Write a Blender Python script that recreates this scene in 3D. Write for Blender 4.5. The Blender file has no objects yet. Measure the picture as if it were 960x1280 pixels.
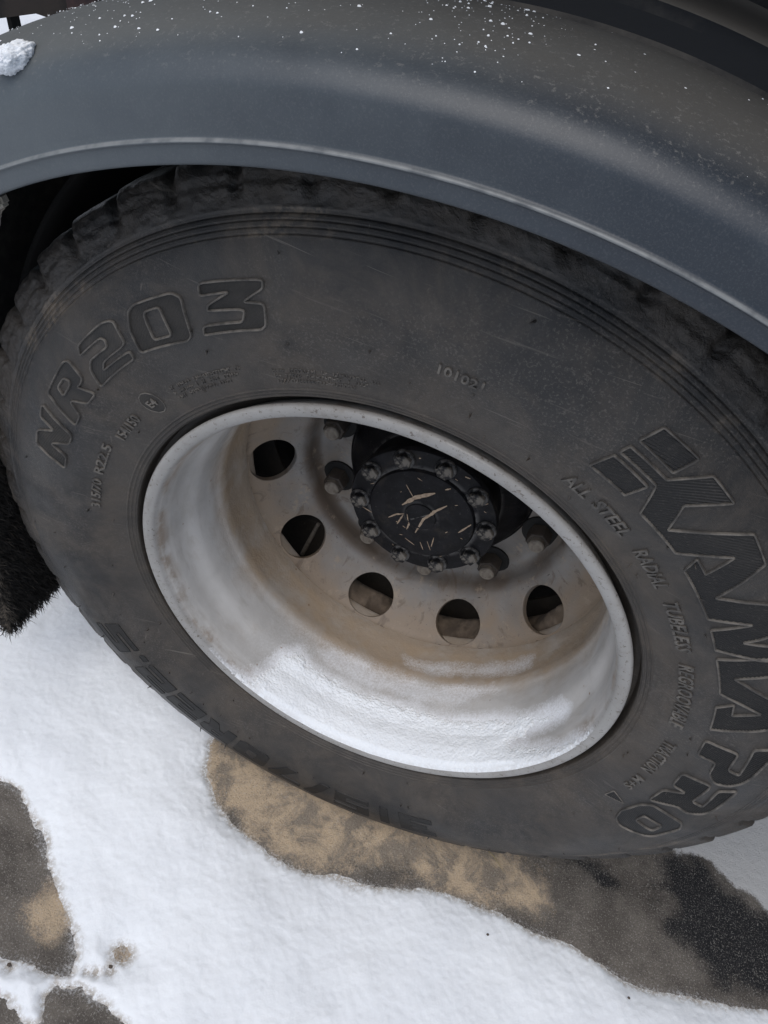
import bpy, bmesh, math, random
import numpy as np
from mathutils import Vector
from mathutils.noise import noise as mnoise
R_ = math.radians
random.seed(7)
sc = bpy.context.scene
COL = sc.collection

# ------------------------------------------------------------------ camera
ZW = 0.49                                   # height of the wheel centre above the pavement
cam_d = bpy.data.cameras.new('camera'); cam = bpy.data.objects.new('camera', cam_d); COL.objects.link(cam)
cam.location = (0.05696, -0.49774, 0.68802 + ZW)
rt = Vector((0.91310031, 0.34984946, 0.20941153)); up = Vector((-0.39357006, 0.62205117, 0.67687144)); fw = Vector((-0.10653842, 0.70046963, -0.70568539))
from mathutils import Matrix
m = Matrix((rt, up, -fw)).transposed().to_4x4(); m.translation = cam.location
cam.matrix_world = m
cam_d.sensor_fit = 'VERTICAL'; cam_d.sensor_height = 36.0
cam_d.lens = 895.32 / 1280.0 * 36.0
cam_d.clip_start = 0.02; cam_d.clip_end = 500.0
sc.camera = cam

# ------------------------------------------------------------------ light: overcast winter day
SUN_EL, SUN_AZ = 62.0, 196.0                # azimuth clockwise from +Y
world = bpy.data.worlds.new('World'); sc.world = world; world.use_nodes = True
wn = world.node_tree.nodes; wl = world.node_tree.links
sky = wn.new('ShaderNodeTexSky'); sky.sky_type = 'NISHITA'; sky.sun_disc = False
sky.sun_elevation = R_(SUN_EL); sky.sun_rotation = R_(SUN_AZ)
sky.air_density = 1.0; sky.dust_density = 2.5; sky.ozone_density = 1.0
bg = wn['Background']; bg.inputs['Strength'].default_value = 0.10
wl.new(sky.outputs[0], bg.inputs['Color'])
sd = bpy.data.lights.new('sun', 'SUN'); sun = bpy.data.objects.new('sun', sd); COL.objects.link(sun)
sd.energy = 1.88; sd.angle = R_(55); sd.color = (1.0, 0.985, 0.965)
az = R_(SUN_AZ); sdir = Vector((math.sin(az) * math.cos(R_(SUN_EL)), math.cos(az) * math.cos(R_(SUN_EL)), math.sin(R_(SUN_EL))))
sun.rotation_euler = sdir.to_track_quat('Z', 'Y').to_euler()
vs = sc.view_settings; vs.view_transform = 'Standard'; vs.look = 'None'; vs.exposure = 0.0; vs.gamma = 1.0; vs.use_curve_mapping = False

# ------------------------------------------------------------------ helpers
def mesh_from(verts, faces, name):
    me = bpy.data.meshes.new(name)
    verts = np.asarray(verts, np.float32)
    if isinstance(faces, np.ndarray):
        k = faces.shape[1]; n = len(faces)
        me.vertices.add(len(verts)); me.vertices.foreach_set('co', verts.ravel())
        me.loops.add(n * k); me.loops.foreach_set('vertex_index', faces.astype(np.int32).ravel())
        me.polygons.add(n); me.polygons.foreach_set('loop_start', np.arange(0, n * k, k, dtype=np.int32))
        me.update(calc_edges=True); me.validate()
    else:
        me.from_pydata([tuple(map(float, v)) for v in verts], [], faces); me.update()
    return me
def shade(me, angle=None):
    me.polygons.foreach_set('use_smooth', np.ones(len(me.polygons), bool))
    if angle is not None:
        bm = bmesh.new(); bm.from_mesh(me)
        for e in bm.edges:
            if len(e.link_faces) == 2 and e.calc_face_angle(0) > R_(angle): e.smooth = False
        bm.to_mesh(me); bm.free()
    me.update()
def link(me, name, mat, parent=None, loc=(0, 0, 0)):
    o = bpy.data.objects.new(name, me); COL.objects.link(o)
    if mat: 
        me.materials.clear(); me.materials.append(mat)
    o.parent = parent; o.location = loc
    return o
def tag(o, label=None, cat=None, group=None, kind=None):
    for k, v in (('label', label), ('category', cat), ('group', group), ('kind', kind)):
        if v: o[k] = v
    return o
def empty(name, loc, parent=None):
    o = bpy.data.objects.new(name, None); COL.objects.link(o); o.location = loc; o.parent = parent; o.empty_display_size = 0.05
    return o
def revolve(prof, n, a0=0, a1=360, cx=0, cz=0, rfun=None):
    """prof: list of (radius, y); revolved about the y axis"""
    prof = np.array(prof, float); closed = abs(a1 - a0) >= 360
    th = np.radians(np.linspace(a0, a1, n, endpoint=not closed)) if not closed else np.radians(a0 + 360 * np.arange(n) / n)
    T, Rr = np.meshgrid(th, prof[:, 0], indexing='ij'); Y = np.broadcast_to(prof[:, 1], T.shape).copy(); Rr = Rr.copy()
    if rfun is not None: Rr, Y = rfun(T, Rr, Y)
    V = np.stack([cx + Rr * np.cos(T), Y, cz + Rr * np.sin(T)], -1).reshape(-1, 3)
    m_ = len(prof); nn = n if closed else n - 1
    i = np.arange(nn)[:, None]; j = np.arange(m_ - 1)[None]; i2 = (i + 1) % n
    F = np.stack([i * m_ + j, i * m_ + j + 1, i2 * m_ + j + 1, i2 * m_ + j], -1).reshape(-1, 4)
    return V, F
def dense(prof, step):
    """resample a polyline finely"""
    out = [prof[0]]
    for a, b in zip(prof[:-1], prof[1:]):
        k = max(1, int(math.hypot(b[0] - a[0], b[1] - a[1]) / step))
        out += [(a[0] + (b[0] - a[0]) * t / k, a[1] + (b[1] - a[1]) * t / k) for t in range(1, k + 1)]
    return out
def smoothpoly(prof, it=2):
    p = [np.array(q, float) for q in prof]
    for _ in range(it):
        q = [p[0]]
        for a, b in zip(p[:-1], p[1:]): q += [a * .75 + b * .25, a * .25 + b * .75]
        q.append(p[-1]); p = q
    return [tuple(x) for x in p]
def pin(px, py, poly):
    """vectorised point in polygon"""
    inside = np.zeros(px.shape, bool); n = len(poly)
    for i in range(n):
        x1, y1 = poly[i]; x2, y2 = poly[(i + 1) % n]
        if y1 == y2: continue
        c = ((y1 > py) != (y2 > py)) & (px < (x2 - x1) * (py - y1) / (y2 - y1) + x1)
        inside ^= c
    return inside
def sdist(px, py, poly):
    """signed distance to polygon, positive inside"""
    d = np.full(px.shape, 1e9); n = len(poly)
    for i in range(n):
        x1, y1 = poly[i]; x2, y2 = poly[(i + 1) % n]; dx, dy = x2 - x1, y2 - y1; L = dx * dx + dy * dy + 1e-12
        t = np.clip(((px - x1) * dx + (py - y1) * dy) / L, 0, 1)
        d = np.minimum(d, np.hypot(px - x1 - t * dx, py - y1 - t * dy))
    return np.where(pin(px, py, poly), d, -d)
def _h(i, j, s):
    n = (i * 374761393 + j * 668265263 + s * 1274126177) & 0xffffffff
    n = ((n ^ (n >> 13)) * 1103515245) & 0xffffffff
    n = ((n ^ (n >> 15)) * 2246822519) & 0xffffffff
    return ((n ^ (n >> 16)) & 0xffff) / 32767.5 - 1.0
def vnoise(x, y, s=0):
    xi = np.floor(x).astype(np.int64); yi = np.floor(y).astype(np.int64); fx = x - xi; fy = y - yi
    fx = fx * fx * (3 - 2 * fx); fy = fy * fy * (3 - 2 * fy)
    return (_h(xi, yi, s) * (1 - fx) * (1 - fy) + _h(xi + 1, yi, s) * fx * (1 - fy) + _h(xi, yi + 1, s) * (1 - fx) * fy + _h(xi + 1, yi + 1, s) * fx * fy)
def fbm(x, y, f, octv=4, s=0, g=0.5):
    a = 1.0; t = 0; w = 0
    for k in range(octv):
        t = t + a * vnoise(x * f + 17.3 * k, y * f - 9.1 * k, s + k); w += a; a *= g; f *= 2.03
    return t / w

# ------------------------------------------------------------------ materials
class NT:
    def __init__(s, name, rough=0.6, metal=0.0, spec=0.5):
        s.m = bpy.data.materials.new(name); s.m.use_nodes = True; s.n = s.m.node_tree.nodes; s.l = s.m.node_tree.links
        s.b = s.n['Principled BSDF']; s.b.inputs['Roughness'].default_value = rough; s.b.inputs['Metallic'].default_value = metal
        s.b.inputs['Specular IOR Level'].default_value = spec
        s.tc = s.n.new('ShaderNodeTexCoord'); s.xyz = s.n.new('ShaderNodeSeparateXYZ'); s.l.new(s.tc.outputs['Object'], s.xyz.inputs[0])
    def set(s, sock, v):
        if hasattr(v, 'is_linked') or isinstance(v, bpy.types.NodeSocket): s.l.new(v, sock)
        else: sock.default_value = v
    def noise(s, scale, detail=4, rough=0.55, vec=None, dist=0.0):
        n = s.n.new('ShaderNodeTexNoise'); n.inputs['Scale'].default_value = scale; n.inputs['Detail'].default_value = detail
        n.inputs['Roughness'].default_value = rough; n.inputs['Distortion'].default_value = dist
        s.l.new(vec or s.tc.outputs['Object'], n.inputs['Vector']); return n.outputs['Fac']
    def voro(s, scale, feat='F1'):
        n = s.n.new('ShaderNodeTexVoronoi'); n.inputs['Scale'].default_value = scale; n.feature = feat
        s.l.new(s.tc.outputs['Object'], n.inputs['Vector']); return n.outputs['Distance']
    def map(s, scale, rot=(0, 0, 0)):
        n = s.n.new('ShaderNodeMapping'); n.inputs['Scale'].default_value = scale; n.inputs['Rotation'].default_value = rot
        s.l.new(s.tc.outputs['Object'], n.inputs['Vector']); return n.outputs[0]
    def math(s, op, a, b=0.0, c=None, clamp=False):
        n = s.n.new('ShaderNodeMath'); n.operation = op; n.use_clamp = clamp
        s.set(n.inputs[0], a); s.set(n.inputs[1], b)
        if c is not None: s.set(n.inputs[2], c)
        return n.outputs[0]
    def ramp(s, f, a, b, lo=0.0, hi=1.0):
        n = s.n.new('ShaderNodeMapRange'); n.interpolation_type = 'SMOOTHSTEP'
        s.set(n.inputs[0], f); n.inputs[1].default_value = a; n.inputs[2].default_value = b; n.inputs[3].default_value = lo; n.inputs[4].default_value = hi
        return n.outputs[0]
    def mix(s, f, a, b):
        n = s.n.new('ShaderNodeMix'); n.data_type = 'RGBA'
        s.set(n.inputs[0], f)
        for k, v in ((6, a), (7, b)):
            if isinstance(v, tuple): n.inputs[k].default_value = (*v, 1) if len(v) == 3 else v
            else: s.l.new(v, n.inputs[k])
        return n.outputs[2]
    def attr(s, name):
        n = s.n.new('ShaderNodeAttribute'); n.attribute_name = name; return n
    def base(s, v):
        if isinstance(v, tuple): s.b.inputs['Base Color'].default_value = (*v, 1)
        else: s.l.new(v, s.b.inputs['Base Color'])
        return s
    def rough(s, v): s.set(s.b.inputs['Roughness'], v); return s
    def bump(s, h, strength=0.5, dist=0.001):
        n = s.n.new('ShaderNodeBump'); n.inputs['Strength'].default_value = strength; n.inputs['Distance'].default_value = dist
        s.l.new(h, n.inputs['Height'])
        if s.b.inputs['Normal'].is_linked: s.l.new(s.b.inputs['Normal'].links[0].from_socket, n.inputs['Normal'])
        s.l.new(n.outputs[0], s.b.inputs['Normal']); return s

def M_rubber():
    t = NT('tyre_rubber', 0.62, 0, 0.42)
    r2 = t.math('ADD', t.math('MULTIPLY', t.xyz.outputs[0], t.xyz.outputs[0]), t.math('MULTIPLY', t.xyz.outputs[2], t.xyz.outputs[2]))
    r = t.math('SQRT', r2)
    c = t.mix(t.ramp(t.noise(9, 5, .6), .35, .68), (.0105, .0108, .0118), (.029, .0275, .026))
    # brown road dust, stronger towards the rim and in a low broad cloud
    dust = t.math('MULTIPLY', t.ramp(t.noise(11, 8, .74, dist=.5), .38, .72), .72)
    near = t.ramp(r, .40, .31)
    dust = t.math('MULTIPLY_ADD', near, .35, dust, clamp=True)
    c = t.mix(t.math('MULTIPLY', dust, .9), c, (.076, .062, .049))
    fine = t.ramp(t.noise(420, 3, .7), .52, .66)
    c = t.mix(t.math('MULTIPLY', fine, t.ramp(t.noise(6, 3), .4, .62, .05, .42)), c, (.12, .108, .096))
    # dried mud on the shoulder and tread
    mud = t.math('MULTIPLY', t.ramp(r, .474, .486), t.ramp(t.noise(28, 6, .7, dist=.6), .40, .60, .25, 1.0))
    c = t.mix(t.math('MULTIPLY', mud, .55), c, (.036, .029, .023))
    # cast-in wear bands
    w = t.noise(1.0, 5, .6, vec=t.map((90, 90, 6), (0, R_(20), 0)))
    c = t.mix(t.ramp(w, .70, .76, 0, .35), c, (.2, .175, .15))
    w2 = t.noise(1.0, 4, .6, vec=t.map((7, 60, 150), (0, R_(-38), 0)))
    c = t.mix(t.ramp(w2, .66, .72, 0, .3), c, (.13, .115, .10))
    for k, (sx, sz, rr) in enumerate(((9, 420, 12), (7, 380, -62), (11, 500, 68), (6, 300, 35))):
        w3 = t.noise(1.0, 2, .5, vec=t.map((sx, 40, sz), (0, R_(rr), 0)))
        c = t.mix(t.math('MULTIPLY', t.ramp(w3, .71, .74), t.ramp(t.noise(5 + k, 2), .5, .62, 0, .55)), c, (.15, .135, .115))
    wr = t.math('MULTIPLY', t.math('MULTIPLY', t.ramp(r, .4550, .4575), t.ramp(r, .4775, .4745)), t.ramp(t.noise(9, 6, .7), .50, .64, 0, .6))
    c = t.mix(t.math('MULTIPLY', wr, t.ramp(t.noise(160, 3, .7), .35, .6)), c, (.17, .135, .10))
    t.base(c); t.rough(t.ramp(t.noise(11, 6, .6), .35, .65, .38, .62))
    t.bump(t.noise(800, 3, .75), .6, .0008); t.bump(t.noise(60, 5, .6), .35, .0012)
    t.bump(t.math('MULTIPLY', mud, t.noise(190, 5, .75)), .8, .0022)
    return t.m
def M_letter():
    t = NT('letter_rubber', 0.5, 0, 0.4)
    c = t.mix(t.ramp(t.noise(24, 5, .65), .4, .66), (.0055, .0052, .0052), (.0125, .0115, .0105))
    c = t.mix(t.ramp(t.noise(500, 2), .58, .7, 0, .35), c, (.07, .062, .055))
    t.base(c); return t.m
def M_letter_grey():
    t = NT('letter_rubber_dusty', 0.6, 0, 0.35)
    c = t.mix(t.ramp(t.noise(24, 5, .65), .35, .66), (.016, .0155, .015), (.036, .032, .028))
    t.base(c); t.bump(t.noise(700, 3, .7), .35, .0006); return t.m
def M_outline():
    t = NT('letter_outline_rubber', 0.55, 0, 0.4)
    c = t.mix(t.ramp(t.noise(60, 5, .65), .38, .66), (.050, .046, .042), (.135, .122, .106))
    t.base(c); return t.m
def M_rim():
    t = NT('rim_paint', 0.42, 0.0, 0.5)
    y = t.xyz.outputs[1]
    c = t.mix(t.ramp(t.noise(7, 4), .35, .7), (.53, .52, .505), (.40, .39, .375))
    # water marks and thin grime
    c = t.mix(t.ramp(t.noise(1, 5, .6, vec=t.map((16, 60, 16)), dist=.5), .50, .72, 0, .5), c, (.34, .32, .29))
    # tan dirt deep in the wheel
    n = t.noise(16, 6, .62, dist=.3)
    d = t.math('ADD', t.ramp(y, .075, .16, -.12, .95), t.math('MULTIPLY', t.math('SUBTRACT', n, .5), 2.1))
    d = t.math('MAXIMUM', t.math('MULTIPLY', d, 1.0), 0.0, clamp=True)
    c = t.mix(t.math('MULTIPLY', d, .85), c, (.32, .245, .172))
    band = t.math('MULTIPLY', t.ramp(y, .125, .135), t.ramp(y, .20, .185))
    c = t.mix(t.math('MULTIPLY', band, t.ramp(t.noise(20, 5), .4, .6, .1, .6)), c, (.36, .27, .18))
    # dirt line along the lip
    lipd = t.math('MULTIPLY', t.ramp(y, .03, .012), t.ramp(y, .001, .006))
    c = t.mix(t.math('MULTIPLY', lipd, t.ramp(t.noise(22, 6, .7), .42, .62, 0, .75)), c, (.25, .185, .13))
    sp = t.ramp(t.voro(46), .10, .05)
    c = t.mix(t.math('MULTIPLY', sp, t.ramp(t.noise(12, 2), .55, .6)), c, (.22, .14, .085))
    # scuffed lip: dark nicks and streaks where tyres were levered on
    r_ = t.math('SQRT', t.math('ADD', t.math('MULTIPLY', t.xyz.outputs[0], t.xyz.outputs[0]), t.math('MULTIPLY', t.xyz.outputs[2], t.xyz.outputs[2])))
    lp = t.math('MULTIPLY', t.ramp(r_, .280, .284), t.ramp(y, .012, .006))
    c = t.mix(t.math('MULTIPLY', lp, .7), c, (.21, .204, .195))
    c = t.mix(t.math('MULTIPLY', lp, t.ramp(t.noise(75, 7, .8), .50, .66, 0, .4)), c, (.17, .15, .13))
    c = t.mix(t.math('MULTIPLY', lp, t.ramp(t.noise(230, 3, .75), .60, .66, 0, .8)), c, (.10, .08, .065))
    f = t.attr('frost').outputs['Fac']
    fr = t.math('ADD', t.math('MULTIPLY', f, 1.35), t.math('MULTIPLY', t.math('SUBTRACT', t.noise(330, 4, .85), .5), t.math('MULTIPLY', t.ramp(f, .0, .12), 1.9)), clamp=True)
    c = t.mix(t.math('MULTIPLY', fr, t.ramp(f, 0, .1)), c, (.80, .82, .86))
    t.base(c); t.rough(t.math('MAXIMUM', t.ramp(n, .4, .62, .36, .75), t.math('MULTIPLY', fr, .95))); t.bump(t.noise(260, 4, .7), .25, .0006)
    t.bump(t.math('MULTIPLY', d, t.noise(120, 5, .7)), .5, .0025); return t.m
def M_disc():
    t = NT('wheel_disc_paint', 0.5, 0, 0.45)
    c = t.mix(t.ramp(t.noise(10, 4), .35, .7), (.25, .24, .228), (.16, .15, .14))
    r = t.math('SQRT', t.math('ADD', t.math('MULTIPLY', t.xyz.outputs[0], t.xyz.outputs[0]), t.math('MULTIPLY', t.xyz.outputs[2], t.xyz.outputs[2])))
    n = t.noise(15, 6, .65, dist=.5)
    d = t.math('ADD', t.ramp(r, .200, .262, .10, 1.0), t.math('MULTIPLY', t.math('SUBTRACT', n, .5), 2.4), clamp=True)
    c = t.mix(t.math('MULTIPLY', d, .95), c, (.25, .192, .138))
    d2 = t.math('MULTIPLY', t.math('MULTIPLY', t.ramp(r, .185, .196), t.ramp(r, .212, .2)), t.ramp(t.noise(12, 4), .35, .6, .2, .8))
    c = t.mix(d2, c, (.09, .062, .042))
    c = t.mix(t.ramp(t.voro(130), .13, .06, 0, .6), c, (.09, .07, .055))
    st = t.noise(1.0, 6, .7, vec=t.map((38, 9, 38)), dist=1.2)
    c = t.mix(t.ramp(st, .54, .66, 0, .6), c, (.11, .078, .054)); c = t.mix(t.ramp(t.noise(34, 6, .75), .58, .66, 0, .55), c, (.33, .265, .195))
    t.base(c); t.bump(t.noise(240, 4, .7), .4, .001); t.bump(t.noise(34, 6, .75), .3, .002); return t.m
def M_simple(name, col, rough=.6, var=.3, scale=30, col2=None, metal=0, bump=.3, bscale=300, spec=.5, lo=.4, hi=.65):
    t = NT(name, rough, metal, spec)
    c2 = col2 or tuple(x * (1 - var) for x in col)
    t.base(t.mix(t.ramp(t.noise(scale, 5, .62), lo, hi), col, c2)); t.bump(t.noise(bscale, 4, .65), bump, .001); return t.m
def M_fender():
    t = NT('fender_plastic', 0.36, 0, 0.55)
    R = t.math('SQRT', t.math('ADD', t.math('POWER', t.math('SUBTRACT', t.xyz.outputs[0], .026), 2.0), t.math('POWER', t.math('SUBTRACT', t.xyz.outputs[2], -.182 + ZW), 2.0)))
    c = t.mix(t.ramp(t.noise(7, 5), .35, .7), (.014, .021, .031), (.022, .031, .043))
    n = t.noise(10, 6, .62, dist=.3)
    top = t.math('ADD', t.ramp(R, .755, .782), t.math('MULTIPLY', t.math('SUBTRACT', n, .5), .9), clamp=True)
    top = t.math('MULTIPLY', top, t.ramp(R, .762, .778))
    c = t.mix(t.math('MULTIPLY', top, .8), c, (.085, .080, .070))
    c = t.mix(t.math('MULTIPLY', t.ramp(t.noise(700, 3, .8), .5, .66), .25), c, (.10, .105, .11))
    c = t.mix(t.math('MULTIPLY', t.ramp(R, .745, .775), t.ramp(t.noise(240, 4, .8), .56, .66, 0, .5)), c, (.19, .185, .175))
    sky_sheen = t.math('ADD', t.ramp(t.xyz.outputs[0], .15, -.45, 0, .50), t.math('MULTIPLY', t.math('SUBTRACT', t.noise(9, 6, .7), .5), .5), clamp=True)  # pale sky sheen painted into the colour, stronger towards the left end
    c = t.mix(t.math('MULTIPLY', sky_sheen, t.ramp(t.xyz.outputs[0], .3, .1)), c, (.125, .145, .155))
    lipl = t.math('MULTIPLY', t.ramp(R, .7190, .7200), t.ramp(R, .7222, .7212))
    c = t.mix(t.math('MULTIPLY', lipl, t.ramp(t.noise(60, 4), .3, .6, .2, .7)), c, (.24, .25, .25))
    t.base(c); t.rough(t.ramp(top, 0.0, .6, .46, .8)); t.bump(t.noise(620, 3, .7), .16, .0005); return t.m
def M_inner():
    t = NT('inner_mudguard_plastic', .7, 0, .4)
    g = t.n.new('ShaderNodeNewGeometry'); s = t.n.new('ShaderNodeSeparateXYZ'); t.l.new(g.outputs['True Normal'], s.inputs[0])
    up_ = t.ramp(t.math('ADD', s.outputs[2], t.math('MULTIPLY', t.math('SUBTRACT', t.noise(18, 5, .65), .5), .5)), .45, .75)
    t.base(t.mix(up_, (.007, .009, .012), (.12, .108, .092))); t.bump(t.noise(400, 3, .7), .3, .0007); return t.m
def M_worn(name, base, wear, rough, amt=.6, n0=.42):
    t = NT(name, rough, 0, .12)
    g = t.n.new('ShaderNodeNewGeometry')
    e = t.ramp(g.outputs['Pointiness'], .515, .56); e = t.math('MULTIPLY', e, t.ramp(t.noise(60, 5, .7), n0, n0 + .12))
    c = t.mix(t.ramp(t.noise(50, 5, .6), .4, .65), base, tuple(x * 1.9 for x in base))
    c = t.mix(t.math('MULTIPLY', t.ramp(t.noise(26, 6, .7), .55, .66), .55), c, (.028, .024, .020))
    c = t.mix(t.math('MULTIPLY', t.ramp(t.noise(170, 5, .8), .61, .67), .6), c, (.07, .065, .06))
    c = t.mix(t.math('MULTIPLY', e, amt), c, wear)
    t.base(c); t.bump(t.noise(220, 4, .7), .35, .001); return t.m
def M_snow(name='snow', sub=True):
    t = NT(name, 0.9, 0, 0.08)
    c = t.mix(t.ramp(t.noise(5, 4), .35, .7), (.84, .875, .91), (.78, .815, .855))
    a = t.attr('thin'); th = a.outputs['Fac']
    c = t.mix(t.math('MULTIPLY', th, t.ramp(t.noise(190, 4, .75), .38, .56, .15, .85)), c, (.34, .30, .25))
    t.base(c)
    if sub:
        t.b.inputs['Subsurface Weight'].default_value = .0
    t.bump(t.noise(1100, 3, .8), .35, .0008); t.bump(t.noise(300, 4, .75), .30, .0020); return t.m
def M_ground():
    t = NT('pavement', 0.85, 0, 0.3)
    a = t.attr('patch_tint'); sep = t.n.new('ShaderNodeSeparateColor'); t.l.new(a.outputs['Color'], sep.inputs[0])
    n = t.noise(16, 6, .65, dist=.4)
    grey = t.mix(t.ramp(n, .35, .65), (.17, .152, .132), (.10, .088, .076))
    sand = t.mix(t.ramp(t.noise(17, 7, .72, dist=.5), .43, .60), (.52, .405, .28), (.25, .21, .165))
    gr = t.math('MULTIPLY', t.math('SUBTRACT', t.noise(260, 4, .85), .5), 1.3)
    def edge(ch, big, w=.22): return t.ramp(t.math('ADD', t.math('ADD', ch, gr), t.math('MULTIPLY', t.math('SUBTRACT', t.noise(20, 6, .7), .5), big)), .5 - w, .5 + w)
    c = t.mix(t.math('MULTIPLY', edge(sep.outputs[0], 1.6, .35), t.ramp(sep.outputs[0], .02, .15)), grey, sand)
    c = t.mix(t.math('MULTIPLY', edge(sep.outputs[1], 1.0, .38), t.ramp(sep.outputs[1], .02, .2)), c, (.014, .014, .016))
    # grains of sand and salt
    g = t.noise(420, 3, .85); c = t.mix(t.ramp(g, .55, .65, 0, .55), c, (.50, .48, .44))
    c = t.mix(t.ramp(t.noise(300, 3, .8), .60, .68, 0, .7), c, (.05, .045, .04))
    c = t.mix(t.math('MULTIPLY', edge(sep.outputs[2], .5, .2), t.ramp(sep.outputs[2], .02, .2)), c, (.58, .585, .585))
    t.base(c); t.bump(t.noise(380, 4, .8), .9, .003); t.bump(t.noise(50, 5, .6), .5, .006); return t.m
SHAPES = {
'L1' : [(68.47,0.4163),(67.94,0.4357),(63.09,0.4372),(63.31,0.4163)] ,
'L2' : [(69.36,0.371),(68.75,0.3933),(63.2,0.3934),(63.45,0.3726)] ,
'KN' : [(68.69,0.3987),(68.54,0.4083),(62.95,0.409),(60.7,0.4368),(56.87,0.4365),(59.13,0.4059),(56.59,0.3817),(52.52,0.4365),(48.42,0.4337),(44.57,0.3875),(42.79,0.4246),(41.15,0.4432),(37.72,0.4432),(37.62,0.4186),(36.61,0.3988),(36.1,0.4175),(34.61,0.4438),(33.27,0.4436),(33.61,0.4093),(34.7,0.3752),(38.54,0.3749),(39.79,0.4093),(40.7,0.3751),(49.71,0.3737),(51.28,0.3889),(48.67,0.3886),(50.4,0.4159),(52.77,0.3752),(60.19,0.3717),(62.86,0.3996)] ,
'MA' : [(32.77,0.3752),(33.79,0.4094),(33.94,0.4381),(30.69,0.4415),(30.65,0.416),(29.39,0.389),(26.49,0.4174),(23.96,0.4426),(20.32,0.4477),(20.12,0.4239),(16.83,0.3773),(22.26,0.3768),(23.88,0.3911),(21.49,0.3912),(23.18,0.4144),(25.59,0.378)] ,
'P' : [(9.64,0.3781),(13.79,0.3778),(13.41,0.4097),(9.05,0.4097),(8.5,0.4221),(15.25,0.4202),(16.22,0.4388),(15.29,0.4457),(13.1,0.4377),(8.28,0.4336),(6.77,0.4302),(5.18,0.4213),(4.82,0.4081),(6.45,0.3984),(9.62,0.3964)] ,
'R' : [(-0.59,0.3807),(3.44,0.3789),(3.81,0.4075),(3.0,0.4093),(-1.89,0.4082),(-2.19,0.4213),(3.23,0.4184),(4.68,0.4335),(-2.12,0.4338),(-4.02,0.4297),(-5.4,0.4183),(-4.99,0.4039),(-7.63,0.3795),(-3.13,0.3792),(-0.67,0.397)] ,
'O' : [(-17.52,0.3843),(-14.91,0.3773),(-10.33,0.3798),(-8.28,0.3873),(-8.13,0.4084),(-8.62,0.4278),(-10.41,0.4354),(-15.8,0.4301),(-16.92,0.4236),(-18.45,0.3961)] ,
'Oh' : [(-14.49,0.3957),(-12.04,0.3952),(-11.8,0.4196),(-14.52,0.4203)] ,
'N' : [(158.48,0.4272),(160.68,0.3872),(162.98,0.3868),(165.2,0.4071),(166.45,0.3874),(169.53,0.3873),(167.35,0.4243),(164.35,0.4254),(161.97,0.4058),(161.19,0.4254)] ,
'R2' : [(155.64,0.4259),(148.03,0.4278),(147.24,0.4241),(147.58,0.4056),(148.71,0.4029),(150.06,0.4037),(148.57,0.3865),(151.61,0.3866),(153.63,0.4031),(155.12,0.3874),(157.96,0.3869)] ,
'R2h' : [(153.03,0.4193),(150.58,0.419),(150.09,0.4122),(150.99,0.4099),(153.66,0.4099)] ,
'2' : [(143.56,0.4269),(137.64,0.4286),(136.1,0.4265),(135.47,0.4235),(136.06,0.4044),(137.09,0.4019),(141.96,0.401),(143.25,0.3955),(136.51,0.3953),(136.79,0.3874),(146.47,0.3865),(145.25,0.4039),(143.67,0.41),(139.3,0.4093),(138.75,0.4147),(139.24,0.419),(144.65,0.4192)] ,
'0' : [(132.39,0.4248),(131.13,0.4279),(124.82,0.4262),(123.74,0.4205),(125.23,0.3871),(126.43,0.3831),(135.0,0.3889),(133.85,0.4106)] ,
'0h' : [(130.16,0.4194),(127.44,0.4184),(128.17,0.3922),(131.39,0.3937)] ,
'3' : [(120.6,0.4283),(112.27,0.4264),(112.52,0.4194),(115.56,0.4093),(112.78,0.4071),(113.55,0.3878),(114.51,0.3838),(123.33,0.3845),(122.67,0.3927),(116.66,0.3917),(115.77,0.4019),(116.63,0.4032),(120.88,0.4051),(120.49,0.4099),(116.91,0.4182),(121.14,0.4182)] ,
'tri' : [(-14.87,0.3517),(-12.2,0.3522),(-12.97,0.3709)] ,
}
BEAM = [[-1.523, 0.1923], [-1.1102, 0.2471], [-1.1276, 0.2026], [-1.2668, 0.1307], [-1.3097, 0.13], [-1.4147, 0.0916], [-1.5597, 0.0483]]
STRUT = [[-1.4149, 0.0973], [-1.4032, 0.1005], [-1.3955, 0.0443], [-1.4082, 0.0373]]
WIRE = [[-1.4987, 0.0292], [-1.4512, 0.0357], [-1.4117, 0.0382], [-1.413, 0.031], [-1.4526, 0.0284], [-1.5003, 0.0218]]
BLOCK = [[-1.1775, 0.2169], [-1.1735, 0.181], [-1.0979, 0.2148], [-1.1081, 0.2353]]
HOOK = [[-0.3943, 0.3959], [-0.3674, 0.4021], [-0.3638, 0.3939], [-0.3709, 0.3875], [-0.3753, 0.38], [-0.3772, 0.3699], [-0.3823, 0.3633], [-0.3937, 0.3528], [-0.4047, 0.3486]]
ROD = [[-0.1798, -0.2818], [-0.1628, -0.1933]]
CL = (-.336, -.062, .505 + ZW)
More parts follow.
